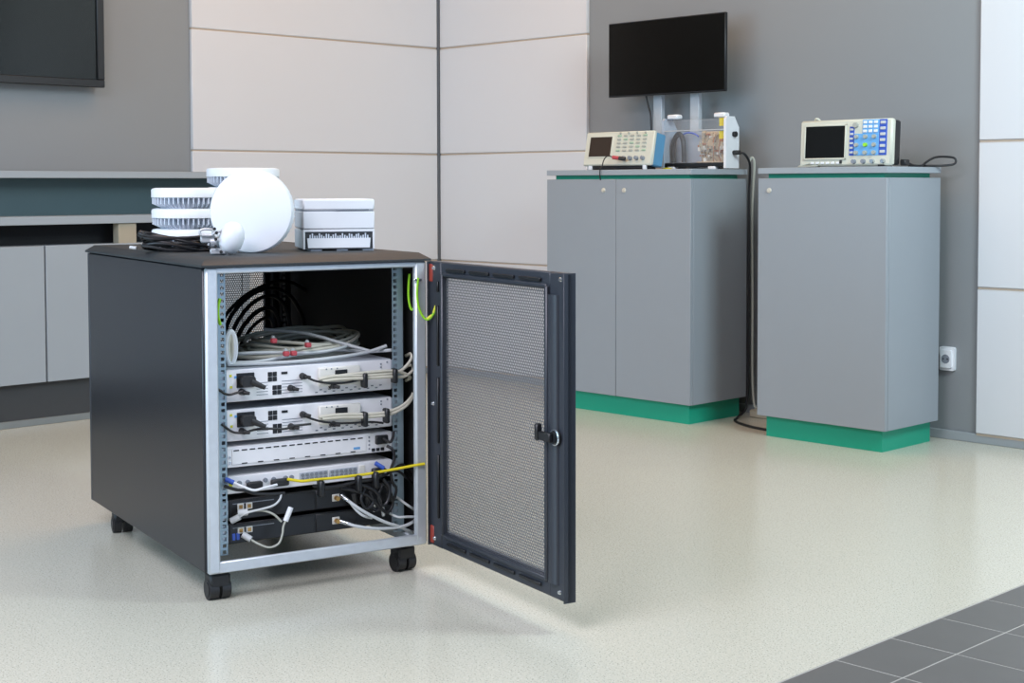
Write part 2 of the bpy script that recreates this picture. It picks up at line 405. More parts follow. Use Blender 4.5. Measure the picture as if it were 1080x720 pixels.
# slotted strips
g = G()
for z0, z1 in ((0.735, 0.762), (0.545, 0.700), (0.345, 0.515), (0.150, 0.315)):
    g.box((0.053, T0-0.0075, z0), (0.061, T0-0.001, z1), 0.002, DM)
for k in range(4):
    a = 0.10+k*0.118
    g.box((a, T0-0.0055, 0.789), (a+0.095, T0-0.001, 0.797), 0.002, DM); g.box((a, T0-0.0055, 0.087), (a+0.095, T0-0.001, 0.095), 0.002, DM)
g.build('slotted_strip', M['plasticblack'], door)
# perforated sheet with real holes
def perforated(u0, u1, z0, z1, mtx, parent, m):
    pit = 0.0072; rad = 0.0031; nu = int((u1-u0+0.008)/pit); nz = int((z1-z0)/(pit*0.94))
    du = (u1-u0+0.004)/nu; dz = (z1-z0+0.004)/nz; vs = []; fs = []
    for j in range(nz):
        for i in range(nu):
            off = 0.25*du if j % 2 else -0.25*du
            cx = u0-0.002+(i+0.5)*du+off; cz = z0-0.002+(j+0.5)*dz
            n = len(vs)
            for sx, sz in ((1, 0), (1, 1), (0, 1), (-1, 1), (-1, 0), (-1, -1), (0, -1), (1, -1)):
                vs.append((cx+sx*du/2, 0, cz+sz*dz/2))
            for k in range(8):
                a = PI*k/4; vs.append((cx+rad*math.cos(a), 0, cz+rad*math.sin(a)))
            for k in range(8): fs.append((n+k, n+(k+1) % 8, n+8+(k+1) % 8, n+8+k))
    mo = G().add(vs, fs, mtx=mtx).build('mesh_panel', m, parent)
    so = mo.modifiers.new('thickness', 'SOLIDIFY'); so.thickness = 0.0012; so.offset = 0
perforated(MU0, MU1, MZ0, MZ1, DM @ Matrix.Translation((0, -0.001, 0)), door, M['mesh'])
# closed rear door, also perforated
g = G()
for x0, x1, z0, z1 in ((0.004, 0.050, ZB, ZT-0.002), (W-0.050, W-0.004, ZB, ZT-0.002), (0.050, W-0.050, ZB, 0.112), (0.050, W-0.050, 0.772, ZT-0.002)):
    g.box((x0, DP+0.001, z0), (x1, DP+0.019, z1), 0.002)
rd = g.build('rear_door', M['doorblack'], rk)
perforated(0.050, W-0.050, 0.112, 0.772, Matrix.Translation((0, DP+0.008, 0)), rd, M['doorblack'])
for u, z in ((0.030, 0.795), (0.628, 0.797), (0.028, 0.092), (0.624, 0.090), (0.022, 0.443)):
    G().cyl((u, T0+0.001, z), (u, T0-0.004, z), 0.0065, 16, 0.004, DM).build('screw', M['chrome'], door)
lk = G().cyl((0.616, T0, 0.441), (0.616, T0-0.016, 0.441), 0.014, 24, 0.013, DM)
lk.box((0.570, T0-0.026, 0.431), (0.620, T0-0.016, 0.452), 0.003, DM); lk.box((0.562, T0-0.030, 0.430), (0.574, T0-0.014, 0.468), 0.003, DM)
lk = lk.build('lock_latch', M['plasticblack'], door)
rg = G()
for k in range(20):
    a0, a1 = 2*PI*k/20, 2*PI*(k+1)/20
    rg.cyl((0.616+0.0165*math.cos(a0), T0-0.008, 0.441+0.0165*math.sin(a0)), (0.616+0.0165*math.cos(a1), T0-0.008, 0.441+0.0165*math.sin(a1)), 0.0028, 8, mtx=DM)
rg.build('lock_ring', M['chrome'], lk)
for z in (0.782, 0.100):
    hg = G().box((0.606, -0.024, z-0.024), (0.632, 0.002, z+0.024), 0.003).cyl((0.618, -0.024, z-0.027), (0.618, -0.024, z+0.027), 0.007, 14)
    hg = hg.build('hinge', M['red'], rk)
    G().cyl((0.632, -0.020, z+0.006), (0.640, -0.022, z+0.006), 0.006, 12).build('hinge_pin', M['chrome'], hg)

# ================================================================ equipment inside the rack
CAB = {
  'arc1': [(0.216,0.450,0.595), (0.254,0.500,0.644), (0.309,0.550,0.682), (0.374,0.600,0.706), (0.451,0.660,0.708), (0.515,0.700,0.681), (0.560,0.720,0.621), (0.571,0.720,0.569)],
  'arc2': [(0.207,0.400,0.559), (0.265,0.500,0.614), (0.317,0.550,0.658), (0.377,0.600,0.684), (0.437,0.640,0.688), (0.480,0.660,0.657), (0.498,0.660,0.592), (0.497,0.660,0.544)],
  'arc3': [(0.223,0.400,0.547), (0.278,0.500,0.597), (0.332,0.560,0.632), (0.380,0.600,0.652), (0.423,0.620,0.654), (0.446,0.620,0.617), (0.443,0.600,0.558)],
  'arc4': [(0.242,0.420,0.555), (0.295,0.500,0.586), (0.342,0.550,0.614), (0.397,0.600,0.629), (0.420,0.600,0.614), (0.425,0.600,0.548)],
  'arc5': [(0.171,0.350,0.646), (0.238,0.450,0.674), (0.315,0.550,0.698), (0.388,0.620,0.716), (0.486,0.700,0.727), (0.569,0.740,0.702), (0.633,0.760,0.635), (0.648,0.740,0.563)],
  'earth1': [(0.568,0.030,0.778), (0.565,0.030,0.750), (0.564,0.028,0.714), (0.570,0.025,0.686), (0.579,0.020,0.696), (0.582,0.015,0.738), (0.582,0.010,0.766)],
  'earth2': [(0.576,-0.002,0.769), (0.570,-0.008,0.723), (0.576,-0.012,0.684), (0.591,-0.020,0.662), (0.605,-0.030,0.676), (0.614,-0.035,0.708), (0.617,-0.035,0.742)],
  'earth3': [(0.590,0.040,0.774), (0.588,0.040,0.742), (0.590,0.036,0.705), (0.601,0.030,0.675)],
  'hA': [(0.314,0.040,0.519), (0.348,0.036,0.525), (0.390,0.034,0.524), (0.429,0.034,0.522), (0.473,0.034,0.521), (0.514,0.036,0.521), (0.550,0.042,0.527), (0.580,0.050,0.550), (0.588,0.060,0.566), (0.581,0.080,0.559)],
  'hA2': [(0.323,0.038,0.514), (0.363,0.034,0.517), (0.428,0.032,0.515), (0.480,0.032,0.514), (0.516,0.034,0.513), (0.555,0.040,0.510), (0.585,0.050,0.522), (0.588,0.060,0.536), (0.570,0.080,0.527)],
  'hA3': [(0.336,0.038,0.523), (0.430,0.034,0.528), (0.514,0.035,0.528), (0.552,0.040,0.520), (0.579,0.050,0.505), (0.576,0.070,0.495)],
  'dA': [(0.270,0.045,0.534), (0.281,0.036,0.527), (0.306,0.034,0.516), (0.347,0.034,0.508), (0.389,0.034,0.507), (0.429,0.034,0.512)],
  'hB': [(0.313,0.040,0.423), (0.348,0.036,0.426), (0.389,0.034,0.425), (0.429,0.034,0.422), (0.480,0.034,0.420), (0.514,0.036,0.424), (0.550,0.042,0.433), (0.582,0.050,0.454), (0.599,0.060,0.482), (0.601,0.075,0.500)],
  'hB2': [(0.322,0.038,0.418), (0.373,0.034,0.419), (0.428,0.032,0.415), (0.493,0.033,0.414), (0.530,0.036,0.420), (0.568,0.044,0.436), (0.593,0.055,0.463), (0.598,0.070,0.486)],
  'dB': [(0.269,0.045,0.436), (0.283,0.036,0.426), (0.315,0.034,0.414), (0.360,0.034,0.405), (0.405,0.034,0.402), (0.458,0.034,0.400), (0.492,0.036,0.394)],
  'dB2': [(0.061,0.050,0.426), (0.086,0.045,0.406), (0.109,0.035,0.403), (0.143,0.034,0.408), (0.180,0.034,0.407), (0.218,0.034,0.403), (0.248,0.034,0.408), (0.290,0.036,0.409)],
  'dA2': [(0.052,0.050,0.513), (0.075,0.046,0.498), (0.096,0.038,0.502), (0.110,0.034,0.506)],
  'yel': [(0.223,0.030,0.277), (0.257,0.022,0.270), (0.287,0.020,0.270), (0.339,0.020,0.269), (0.386,0.020,0.269), (0.432,0.020,0.269), (0.477,0.018,0.272), (0.523,0.012,0.276), (0.561,0.000,0.282), (0.590,-0.008,0.285)],
  'w1': [(0.092,0.035,0.194), (0.116,0.020,0.208), (0.146,0.015,0.213), (0.177,0.012,0.219), (0.195,0.014,0.231), (0.203,0.020,0.246)],
  'w2': [(0.121,0.035,0.141), (0.139,0.020,0.128), (0.165,0.010,0.117), (0.188,0.005,0.125), (0.198,0.005,0.147), (0.202,0.008,0.165), (0.213,0.010,0.187)],
  'w3': [(0.110,0.030,0.207), (0.148,0.020,0.209), (0.177,0.012,0.198), (0.198,0.010,0.177)],
  'bl1': [(0.061,0.040,0.276), (0.086,0.030,0.266), (0.108,0.025,0.262), (0.133,0.025,0.252), (0.170,0.020,0.247), (0.211,0.020,0.245)],
  'wh1': [(0.080,0.040,0.284), (0.104,0.025,0.272), (0.131,0.020,0.261), (0.161,0.022,0.264), (0.195,0.030,0.266)],
  'g1': [(0.387,0.040,0.207), (0.402,0.020,0.192), (0.426,0.010,0.174), (0.459,0.005,0.154), (0.491,0.005,0.138), (0.521,0.010,0.126), (0.570,0.030,0.101), (0.597,0.050,0.088)],
  'g2': [(0.384,0.040,0.146), (0.407,0.020,0.138), (0.445,0.010,0.130), (0.487,0.008,0.125), (0.532,0.010,0.124), (0.565,0.020,0.128), (0.597,0.040,0.135)],
  'g3': [(0.506,0.030,0.158), (0.523,0.015,0.149), (0.549,0.012,0.147), (0.587,0.030,0.139)],
  'g4': [(0.528,0.045,0.200), (0.542,0.030,0.186), (0.562,0.025,0.170), (0.592,0.040,0.151)],
  'g5': [(0.393,0.035,0.202), (0.407,0.020,0.179), (0.424,0.012,0.164), (0.450,0.020,0.154)],
  'b1': [(0.402,0.030,0.251), (0.428,0.018,0.241), (0.457,0.012,0.224), (0.473,0.012,0.197), (0.464,0.015,0.173), (0.445,0.020,0.189), (0.450,0.020,0.218), (0.477,0.020,0.235), (0.515,0.030,0.239)],
  'b2': [(0.370,0.030,0.238), (0.407,0.020,0.228), (0.442,0.015,0.210), (0.468,0.012,0.183), (0.491,0.015,0.165), (0.510,0.020,0.182), (0.504,0.020,0.212), (0.485,0.025,0.243)],
  'b3': [(0.504,0.040,0.333), (0.516,0.030,0.323), (0.518,0.025,0.299), (0.505,0.020,0.272), (0.509,0.018,0.242), (0.521,0.020,0.220), (0.510,0.020,0.192), (0.496,0.025,0.212)],
  'b4': [(0.291,0.030,0.253), (0.323,0.020,0.247), (0.364,0.018,0.248), (0.407,0.018,0.253), (0.450,0.020,0.253), (0.499,0.030,0.261), (0.548,0.040,0.279), (0.586,0.060,0.247)],
  'b5': [(0.431,0.020,0.233), (0.418,0.015,0.208), (0.430,0.012,0.183), (0.451,0.012,0.195), (0.442,0.015,0.225)],
  'b6': [(0.483,0.020,0.252), (0.499,0.014,0.226), (0.492,0.012,0.195), (0.476,0.012,0.185), (0.466,0.014,0.208), (0.478,0.016,0.236)],
  'blueplug': [(0.485,0.035,0.281), (0.504,0.030,0.268), (0.532,0.030,0.265), (0.559,0.040,0.245), (0.591,0.060,0.221)],
  'pC': [(0.493,0.040,0.354), (0.507,0.030,0.344), (0.516,0.030,0.353), (0.524,0.040,0.368)],
}
def cable_obj(name, label, cat, key, r, m, group=None, plugs=(), parent=None, straps=()):
    pts = CAB[key]; b = Vector(pts[0])
    g = G().tube([Vector(p)-b for p in pts], r, 8)
    if parent:
        return G().tube(pts, r, 8).build(name, m, parent)
    o = g.build(name, m, None, R(*b), RZ)
    tag(o, label, cat, group)
    for end, pm, pr, L, pn in plugs:
        p = Vector(pts[end])-b; q = Vector(pts[end+1 if end == 0 else end-1])-b
        d = (p-q).normalized()
        G().cyl(p-d*L*0.3, p+d*L*0.7, pr, 10).build(pn, pm, o)
    for i in straps:
        p = Vector(pts[i])-b
        G().box((p.x-0.004, p.y-0.012, p.z-0.020), (p.x+0.004, p.y+0.010, p.z+0.014), 0.003).build('strap', M['plasticblack'], o)
    return o

DX, DY = 0.076, 0.056
def ears(o, h):
    for a in (-0.016, 0.4495):
        G().box((a, 0.0005, 0.002), (a+0.017, 0.0028, h-0.002)).build('mounting_ear', M['devtop'], o)
def two_unit(label, z0, h):
    o = thing('radio_controller', label, 'network unit', R(DX, DY, z0), RZ, 'two rack units in height pale controllers')
    ch = G().box((0, 0, 0), (0.45, 0.34, h), 0.0015); ch.use(1).box((0.001, 0.004, h-0.0005), (0.449, 0.339, h+0.0006))
    fp = ch.use(2)      # printed face: groups of grey lines
    for k in range(5):
        for (x, w) in ((0.078, 0.030), (0.145, 0.035), (0.172, 0.028)): fp.box((x, -0.0006, 0.012+k*0.0075), (x+w, 0.001, 0.0135+k*0.0075))
    for k in range(16): fp.box((0.235+k*0.012, -0.0006, 0.006+(k % 2)*0.006), (0.242+k*0.012, 0.001, 0.009+(k % 2)*0.006))
    ch.build('chassis', [M['device'], M['devtop'], M['devgrey']], o); ears(o, h)
    sk = G().box((0.026, -0.003, 0.034), (0.072, 0.001, 0.070), 0.002).build('power_socket', M['plasticblack'], o)
    pg = G().prism(rounded(0.032, 0.038, 0.066, 0.064, 0.008), -0.028, -0.003, 1).cyl((0.056, -0.022, 0.050), (0.088, -0.034, 0.034), 0.009, 12, 0.005)
    pg.build('power_plug', M['rubber'], o)
    for (x, z, n) in ((0.108, 0.044, 2), (0.120, 0.010, 2)):
        pt = G()
        for a in range(2):
            for b in range(n): pt.box((x+a*0.0125, -0.0015, z+b*0.0125), (x+a*0.0125+0.0112, 0.001, z+b*0.0125+0.0112), 0.001)
        pt.build('port_block', M['plasticblack'], o)
    G().box((0.144, -0.0012, 0.060), (0.160, 0.001, 0.066)).build('status_window', M['plasticblack'], o)
    for x, z, m in ((0.008, 0.062, 'earthyellow'), (0.020, 0.058, 'skyblue'), (0.009, 0.034, 'earthyellow')):
        G().box((x, -0.001, z), (x+0.006, 0.001, z+0.006)).build('marker', M[m], o)
    md = G().box((0.242, -0.010, 0.022), (0.358, 0.001, 0.070), 0.003).build('plug_in_module', M['label'], o)
    G().box((0.286, -0.0115, 0.048), (0.320, -0.009, 0.062), 0.001).build('module_socket', M['plasticblack'], md)
    for x in (0.262, 0.276, 0.292): G().cyl((x, -0.009, 0.066), (x, -0.0112, 0.066), 0.002, 10).build('module_screw', M['devgrey'], md)
    for x, z in ((0.200, 0.052), (0.168, 0.024), (0.038, 0.024), (0.280, 0.022)):
        G().cyl((x, 0, z), (x, -0.020, z), 0.0085, 12, 0.0065).cyl((x, -0.018, z), (x+0.012, -0.026, z-0.002), 0.0055, 10, 0.004).build('connector', M['rubber'], o)
    for x, z in ((0.420, 0.068), (0.438, 0.072), (0.420, 0.060)): G().cyl((x, 0, z), (x, -0.002, z), 0.0022, 10).build('screw', M['devgrey'], o)
    return o
two_unit('upper of the two tall silver units, under the heap of grey cables', 0.477, 0.079)
two_unit('lower of the two tall silver units, above the plain flat silver unit', 0.380, 0.077)

o = thing('power_shelf', 'plain flat silver unit with dashed vents between taller units and the yellow cable', 'network unit', R(DX, DY, 0.315), RZ)
G().box((0, 0, 0), (0.45, 0.40, 0.052), 0.0015).build('chassis', M['device'], o); ears(o, 0.052)
G().box((0.012, -0.002, 0.007), (0.376, 0.001, 0.045), 0.001).build('face_plate', M['device'], o)
vt = G()
for k in range(17):
    vt.box((0.016+k*0.021, -0.0028, 0.0405), (0.030+k*0.021, -0.001, 0.0435))
    if k % 2: vt.box((0.016+k*0.021, -0.0028, 0.0075), (0.030+k*0.021, -0.001, 0.010))
vt.build('vent_slots', M['devblack'], o)
for z in (0.012, 0.022, 0.032, 0.042): G().cyl((0.385, 0, z), (0.385, -0.002, z), 0.0024, 10).build('indicator', M['devgrey'], o)
G().box((0.340, -0.0028, 0.014), (0.358, -0.001, 0.020)).build('status_label', M['skyblue'], o)
G().box((0.402, -0.010, 0.022), (0.436, 0.001, 0.045), 0.002).build('power_socket', M['plasticblack'], o)
for k in range(3): G().box((0.392+k*0.013, -0.002, 0.004), (0.402+k*0.013, 0.001, 0.012), 0.001).build('port', M['plasticblack'], o)
for z in (0.012, 0.026): G().cyl((0.006, 0, z), (0.006, -0.002, z), 0.003, 10).build('screw', M['chrome'], o)

o = thing('network_switch', 'silver switch with rows of round ports behind the yellow cable', 'network unit', R(DX, DY, 0.250), RZ)
G().box((0, 0, 0), (0.45, 0.40, 0.043), 0.0015).build('chassis', M['device'], o); ears(o, 0.043)
for gx in (0.190, 0.272):
    gp = G().box((gx, -0.002, 0.010), (gx+0.078, 0.001, 0.034), 0.001).build('port_group', M['devtop'], o)
    rn = G()
    for a in range(6):
        for b in range(2): rn.cyl((gx+0.008+a*0.0125, -0.001, 0.017+b*0.0105), (gx+0.008+a*0.0125, -0.004, 0.017+b*0.0105), 0.0046, 12)
    rn.build('round_ports', M['devgrey'], gp)
for x in (0.030, 0.052, 0.098, 0.120, 0.152, 0.168): G().cyl((x, 0, 0.026), (x, -0.006, 0.026), 0.0055, 12).build('round_port', M['devgrey'], o)
for x, w in ((0.048, 0.040), (0.112, 0.046), (0.390, 0.034)): G().box((x, -0.014, 0.008), (x+w, 0.001, 0.026), 0.003).build('connector', M['rubber'], o)
G().box((0.004, -0.001, 0.014), (0.012, 0.001, 0.034)).build('marker', M['earthyellow'], o)
G().box((0.356, -0.002, 0.010), (0.372, 0.001, 0.036), 0.001).build('blank_plate', M['label'], o)

def black_unit(label, z0, h, blue):
    o = thing('black_server', label, 'network unit', R(DX, DY, z0), RZ)
    ch = G().box((0, 0, 0), (0.45, 0.36, h), 0.002); ch.build('chassis', M['devblack'], o); ears(o, h)
    G().box((0.004, -0.002, 0.003), (0.230, 0.001, h-0.003), 0.001).build('face_plate', M['devblack'], o)
    G().box((0.234, -0.003, 0.003), (0.345, 0.001, h-0.003), 0.001).build('face_plate', M['devblack'], o)
    G().box((0.012, -0.003, h-0.012), (0.120, -0.0015, h-0.010)).build('edge_line', M['devgrey'], o)
    for x in (0.024, 0.046):
        f = G().box((x, -0.004, h*0.48), (x+0.017, 0.001, h*0.48+0.016), 0.001).build('jack', M['label'], o)
        G().box((x+0.004, -0.0046, h*0.48+0.003), (x+0.013, -0.003, h*0.48+0.012)).build('jack_opening', M['brass'], f)
    if blue:
        for x in (0.010, 0.021): G().box((x, -0.004, h*0.18), (x+0.008, 0.001, h*0.18+0.017), 0.001).build('blue_port', M['blue'], o)
    c = G().box((0.278, -0.006, h*0.34), (0.298, 0.001, h*0.34+0.018), 0.001).build('coax_plate', M['label'], o)
    G().cyl((0.288, -0.005, h*0.34+0.009), (0.288, -0.018, h*0.34+0.009), 0.006, 12).build('coax_connector', M['brass'], c)
    return o
black_unit('upper of the two black units at the bottom of the rack', 0.184, 0.052, False)
black_unit('lowest black unit with blue ports just above the open rack bottom', 0.126, 0.050, True)

# ---- cables in the rack
for k, r in (('arc1', 0.006), ('arc2', 0.006), ('arc3', 0.0065), ('arc4', 0.005), ('arc5', 0.005)):
    cable_obj('black_cable', 'thick black cable arching up behind the grey heap inside the rack', 'cable', k, r, M['blackcable'], 'black cables arching inside the rack')
rk_e = cable_obj('earth_wire', None, None, 'earth2', 0.0032, M['yellowgreen'], parent=rk)
cable_obj('earth_wire', None, None, 'earth1', 0.0032, M['yellowgreen'], parent=rk)
cable_obj('earth_wire', None, None, 'earth3', 0.0025, M['yellowgreen'], parent=rk)
# yellow stripe pieces wound along the earth loop
e2 = CAB['earth2']
sp = G()
for i in range(3, len(e2)-1):
    a, b = Vector(e2[i]), Vector(e2[i+1]); sp.cyl(a.lerp(b, 0.1), a.lerp(b, 0.8), 0.0036, 8)
sp.build('yellow_stripe', M['earthyellow'], rk_e)
ew = G().tube([(0.052, 0.030, 0.735), (0.046, 0.026, 0.715), (0.046, 0.026, 0.690), (0.054, 0.034, 0.672)], 0.004, 8).build('earth_wire', M['yellowgreen'], rk)
G().box((0.564, -0.004, 0.760), (0.586, 0.000, 0.767), 0.002).build('earth_clip', M['chrome'], rk)

def harness(keys, label, straps, dark):
    b = Vector(CAB[keys[0]][0])
    o = thing('cable_harness', label, 'cable', R(*b), RZ)
    for k in keys: G().tube([Vector(p)-b for p in CAB[k]], 0.0042, 8).build('cable', M['cream'], o)
    for k in dark: G().tube([Vector(p)-b for p in CAB[k]], 0.0030, 8).build('dark_cable', M['blackcable'], o)
    for x, z in straps: G().box((x-0.006-b.x, 0.022-b.y, z-0.018-b.z), (x+0.006-b.x, 0.046-b.y, z+0.020-b.z), 0.004).build('strap', M['plasticblack'], o)
harness(('hA', 'hA2', 'hA3'), 'cream cable harness strapped across the upper tall silver unit and looped at the post', [(0.438, 0.508), (0.524, 0.514)], ('dA', 'dA2'))
harness(('hB', 'hB2'), 'cream cable harness strapped across the lower tall silver unit and looped at the post', [(0.438, 0.408), (0.500, 0.412)], ('dB', 'dB2'))
cable_obj('patch_cable', 'yellow cable running across the silver switch and over the right post', 'cable', 'yel', 0.0036, M['yellow'])
for k, t in (('w1', 'white lead looping down from the upper black unit at the left'), ('w2', 'grey lead hanging in a loop from the lowest black unit at the left'), ('w3', 'short grey lead curling over the gap between the black units')):
    cable_obj('white_lead', t, 'cable', k, 0.0027, M['palecable'] if k == 'w1' else M['greycable'], plugs=((0, M['palecable'], 0.008, 0.024, 'plug'),) + (((-1, M['white'], 0.007, 0.036, 'plug'),) if k == 'w2' else ()))
for k, t in (('g1', 'pale grey cable sweeping from the upper black unit coax socket down to the right post'), ('g2', 'pale grey cable from the lowest black unit coax socket to the right post'),
             ('g3', 'short pale lead at the right rail beside the lowest black unit'), ('g4', 'pale lead slanting down across the right rail'), ('g5', 'short pale cable dropping between the two black units at the right')):
    cable_obj('grey_cable', t, 'cable', k, 0.0042 if k in ('g1', 'g2') else 0.0034, M['palecable'], plugs=((0, M['chrome'], 0.006, 0.022, 'plug'),) if k in ('g1', 'g2') else ())
bt = thing('cable_tangle', 'tangle of black cables and plugs in front of the right ends of black units', 'cable', R(*CAB['b1'][0]), RZ)
b0 = Vector(CAB['b1'][0])
for k in ('b1', 'b2', 'b4', 'b5', 'b6', 'bl1'): G().tube([Vector(p)-b0 for p in CAB[k]], 0.0042, 8).build('cable', M['blackcable'], bt)
for x, y, z in ((0.455, 0.022, 0.200), (0.478, 0.018, 0.186), (0.436, 0.022, 0.212), (0.402, 0.024, 0.222)):
    G().cyl((x-b0.x, y-b0.y, z-b0.z), (x+0.006-b0.x, y+0.004-b0.y, z-0.03-b0.z), 0.007, 10, 0.005).build('connector', M['chrome'] if x > 0.45 else M['rubber'], bt)
for x, z in ((0.300, 0.246), (0.404, 0.248), (0.452, 0.252)):
    G().box((x-b0.x, 0.004-b0.y, z-0.020-b0.z), (x+0.014-b0.x, 0.028-b0.y, z+0.022-b0.z), 0.004).build('strap', M['plasticblack'], bt)
cable_obj('black_power_lead', 'black lead running down along the right rail past the flat units', 'cable', 'b3', 0.004, M['blackcable'])
cable_obj('black_power_lead', 'short black lead bent out of the flat silver unit power socket', 'cable', 'pC', 0.004, M['blackcable'])
cable_obj('blue_plug_lead', 'black lead with a blue plug at the right end of flat silver unit', 'cable', 'blueplug', 0.0036, M['blackcable'], plugs=((0, M['blue'], 0.006, 0.026, 'plug'),))
cable_obj('white_jumper', 'short white jumper with blue plug under the silver switch at left', 'cable', 'wh1', 0.0034, M['white'], plugs=((0, M['blue'], 0.006, 0.022, 'plug'),))

# heap of grey cables lying on the upper tall unit
hp0 = Vector((0.33, 0.27, 0.5575))
hp = thing('cable_heap', 'heap of loosely coiled grey cables lying on the upper tall silver unit', 'cable', R(*hp0), RZ)
for k in range(19):
    cx, cy = random.uniform(-0.03, 0.03), random.uniform(-0.03, 0.05)
    rx, ry = random.uniform(0.12, 0.19), random.uniform(0.08, 0.125); ph = random.uniform(0, 6.28); tl = random.uniform(-0.12, 0.12)
    lift = 0.006 + 0.0034*k
    pts = []
    for i in range(12):
        a = 2*PI*i/12
        x = cx+rx*math.cos(a); y = cy+ry*math.sin(a)
        x = max(-0.255, min(0.160, x))
        pts.append((x+0.028, y, max(0.0046, (0.55+0.9*(x+0.2))*lift*(0.85+0.35*math.sin(a+ph))+0.05*tl*math.cos(a)+random.uniform(-0.004, 0.004))))
    G().tube(pts, 0.0045, 8, True, 5).build('cable', M['greycable'] if k % 3 else M['cream'], hp)
for pts in ([(-0.24, -0.14, 0.008), (-0.15, -0.17, 0.010), (-0.03, -0.14, 0.018), (0.08, -0.11, 0.020), (0.17, -0.13, 0.012), (0.205, -0.20, 0.020)],
            [(-0.22, -0.10, 0.024), (-0.13, -0.14, 0.028), (0.0, -0.16, 0.022), (0.10, -0.14, 0.030), (0.16, -0.02, 0.034), (0.19, 0.04, 0.02)],
            [(-0.23, -0.16, 0.006), (-0.10, -0.19, 0.006), (0.02, -0.19, 0.008), (0.14, -0.17, 0.014), (0.20, -0.18, 0.03)],
            [(-0.06, 0.02, 0.07), (0.02, -0.06, 0.062), (0.09, -0.12, 0.04), (0.16, -0.17, 0.016)]):
    G().tube(pts, 0.0045, 8).build('cable', M['palecable'], hp)
for x, y, z in ((-0.105, -0.15, 0.058), (-0.088, -0.19, 0.028), (-0.068, -0.19, 0.028), (-0.020, -0.17, 0.044)):
    G().box((x-0.007, y-0.012, z-0.006), (x+0.007, y+0.004, z+0.006), 0.002).build('red_plug', M['redplug'], hp)
    G().cyl((x, y+0.002, z), (x+0.012, y+0.03, z+0.004), 0.006, 10).build('plug', M['palecable'], hp)
# upright flat coil of white cable by the left rail
uc = thing('upright_coil', 'small white coil of cable standing on edge beside the left rail', 'cable', R(0.108, 0.11, 0.5575), RZ)
for k in range(3):
    rx, rz_, off = 0.0135-0.004*k, 0.041-0.004*k, (k-1)*0.0005
    G().tube([(rx*math.cos(2*PI*i/14), off, 0.048+rz_*math.sin(2*PI*i/14)) for i in range(14)], 0.006, 8, True, 4).build('cable', M['cream'] if k == 2 else M['white'], uc)

# ================================================================ things on the rack lid
ZL = 0.8335
def round_unit(name, label, loc, group):
    """flat round radio unit: smooth rim above, tapered finned heat sink below"""
    o = thing(name, label, 'antenna', loc, 0, group)
    r, h = 0.109, 0.0563
    G().lathe([(0.0, h), (r-0.012, h), (r-0.003, h-0.002), (r, h-0.006), (r, h-0.026), (r-0.004, h-0.028), (0.0, h-0.028)], 56, cap=False).build('cover', M['white'], o)
    fn = G().lathe([(0.0, 0.0), (r-0.030, 0.0), (r-0.024, 0.008), (r-0.020, h-0.027), (0.0, h-0.027)], 48, cap=False)
    for k in range(48):
        m = Matrix.Rotation(2*PI*k/48, 4, 'Z')
        fn.box((r-0.032, -0.0016, 0.012), (r-0.002, 0.0016, h-0.027), 0, m)
        vs = [(r-0.032, -0.0016, 0.001), (r-0.032, 0.0016, 0.001), (r-0.026, 0.0016, 0.001), (r-0.026, -0.0016, 0.001),
              (r-0.032, -0.0016, 0.0125), (r-0.032, 0.0016, 0.0125), (r-0.003, 0.0016, 0.0125), (r-0.003, -0.0016, 0.0125)]
        fn.add(vs, [(3, 2, 1, 0), (4, 5, 6, 7), (0, 1, 5, 4), (1, 2, 6, 5), (2, 3, 7, 6), (3, 0, 4, 7)], mtx=m)
    fn.build('finned_base', M['whitegrey'], o)
    return o
base = R(0.178, 0.590, ZL)
proto = None
names = ['lowest white round antenna unit of the stack by black cable coil', 'middle white round antenna unit of the stack by black cable coil', 'topmost white round antenna unit of the stack by black cable coil']
for k in range(3):
    p = base + Vector((0, 0, 0.0563*k))
    if proto is None: proto = round_unit('antenna_unit', names[0], p, 'white round antenna units stacked on the rack'); o = proto
    else: o = copy_tree(proto); o.location = p; o['label'] = names[k]
    o.rotation_euler = (0, 0, 0.4*k)
base = R(0.436, 0.868, ZL)
for k in range(4):
    o = copy_tree(proto); o.location = base + Vector((0, 0, 0.0572*k)); o.rotation_euler = (0, 0, 0.3+0.4*k)
    o['label'] = 'top white round antenna unit of the tall stack behind the upright disc' if k == 3 else 'white round antenna unit hidden in the tall stack behind the upright disc'
# upright disc, facing the camera
dc = Vector(R(0.215, 0.240, ZL+0.1085))
o = copy_tree(proto); o.location = dc; o['label'] = 'white round antenna disc standing upright on the front of the rack lid'
vd = Vector((5.981, -5.2955, 0)) - Vector((dc.x, dc.y, 0)); ang = math.atan2(vd.y, vd.x) - math.radians(14)
o.rotation_mode = 'QUATERNION'
nrm = Vector((math.cos(ang)*math.cos(0.05), math.sin(ang)*math.cos(0.05), math.sin(0.05)))
o.rotation_quaternion = nrm.to_track_quat('Z', 'Y')
o.location = dc - nrm*0.0563
# dome antenna with mounting bracket, lying in front of the disc
vdir = math.atan2(vd.y, vd.x)
bp = R(0.150, 0.178, ZL)
o = thing('dome_antenna', 'small white egg shaped dome antenna with metal bracket lying in front of the disc', 'antenna', bp, vdir+PI/2)
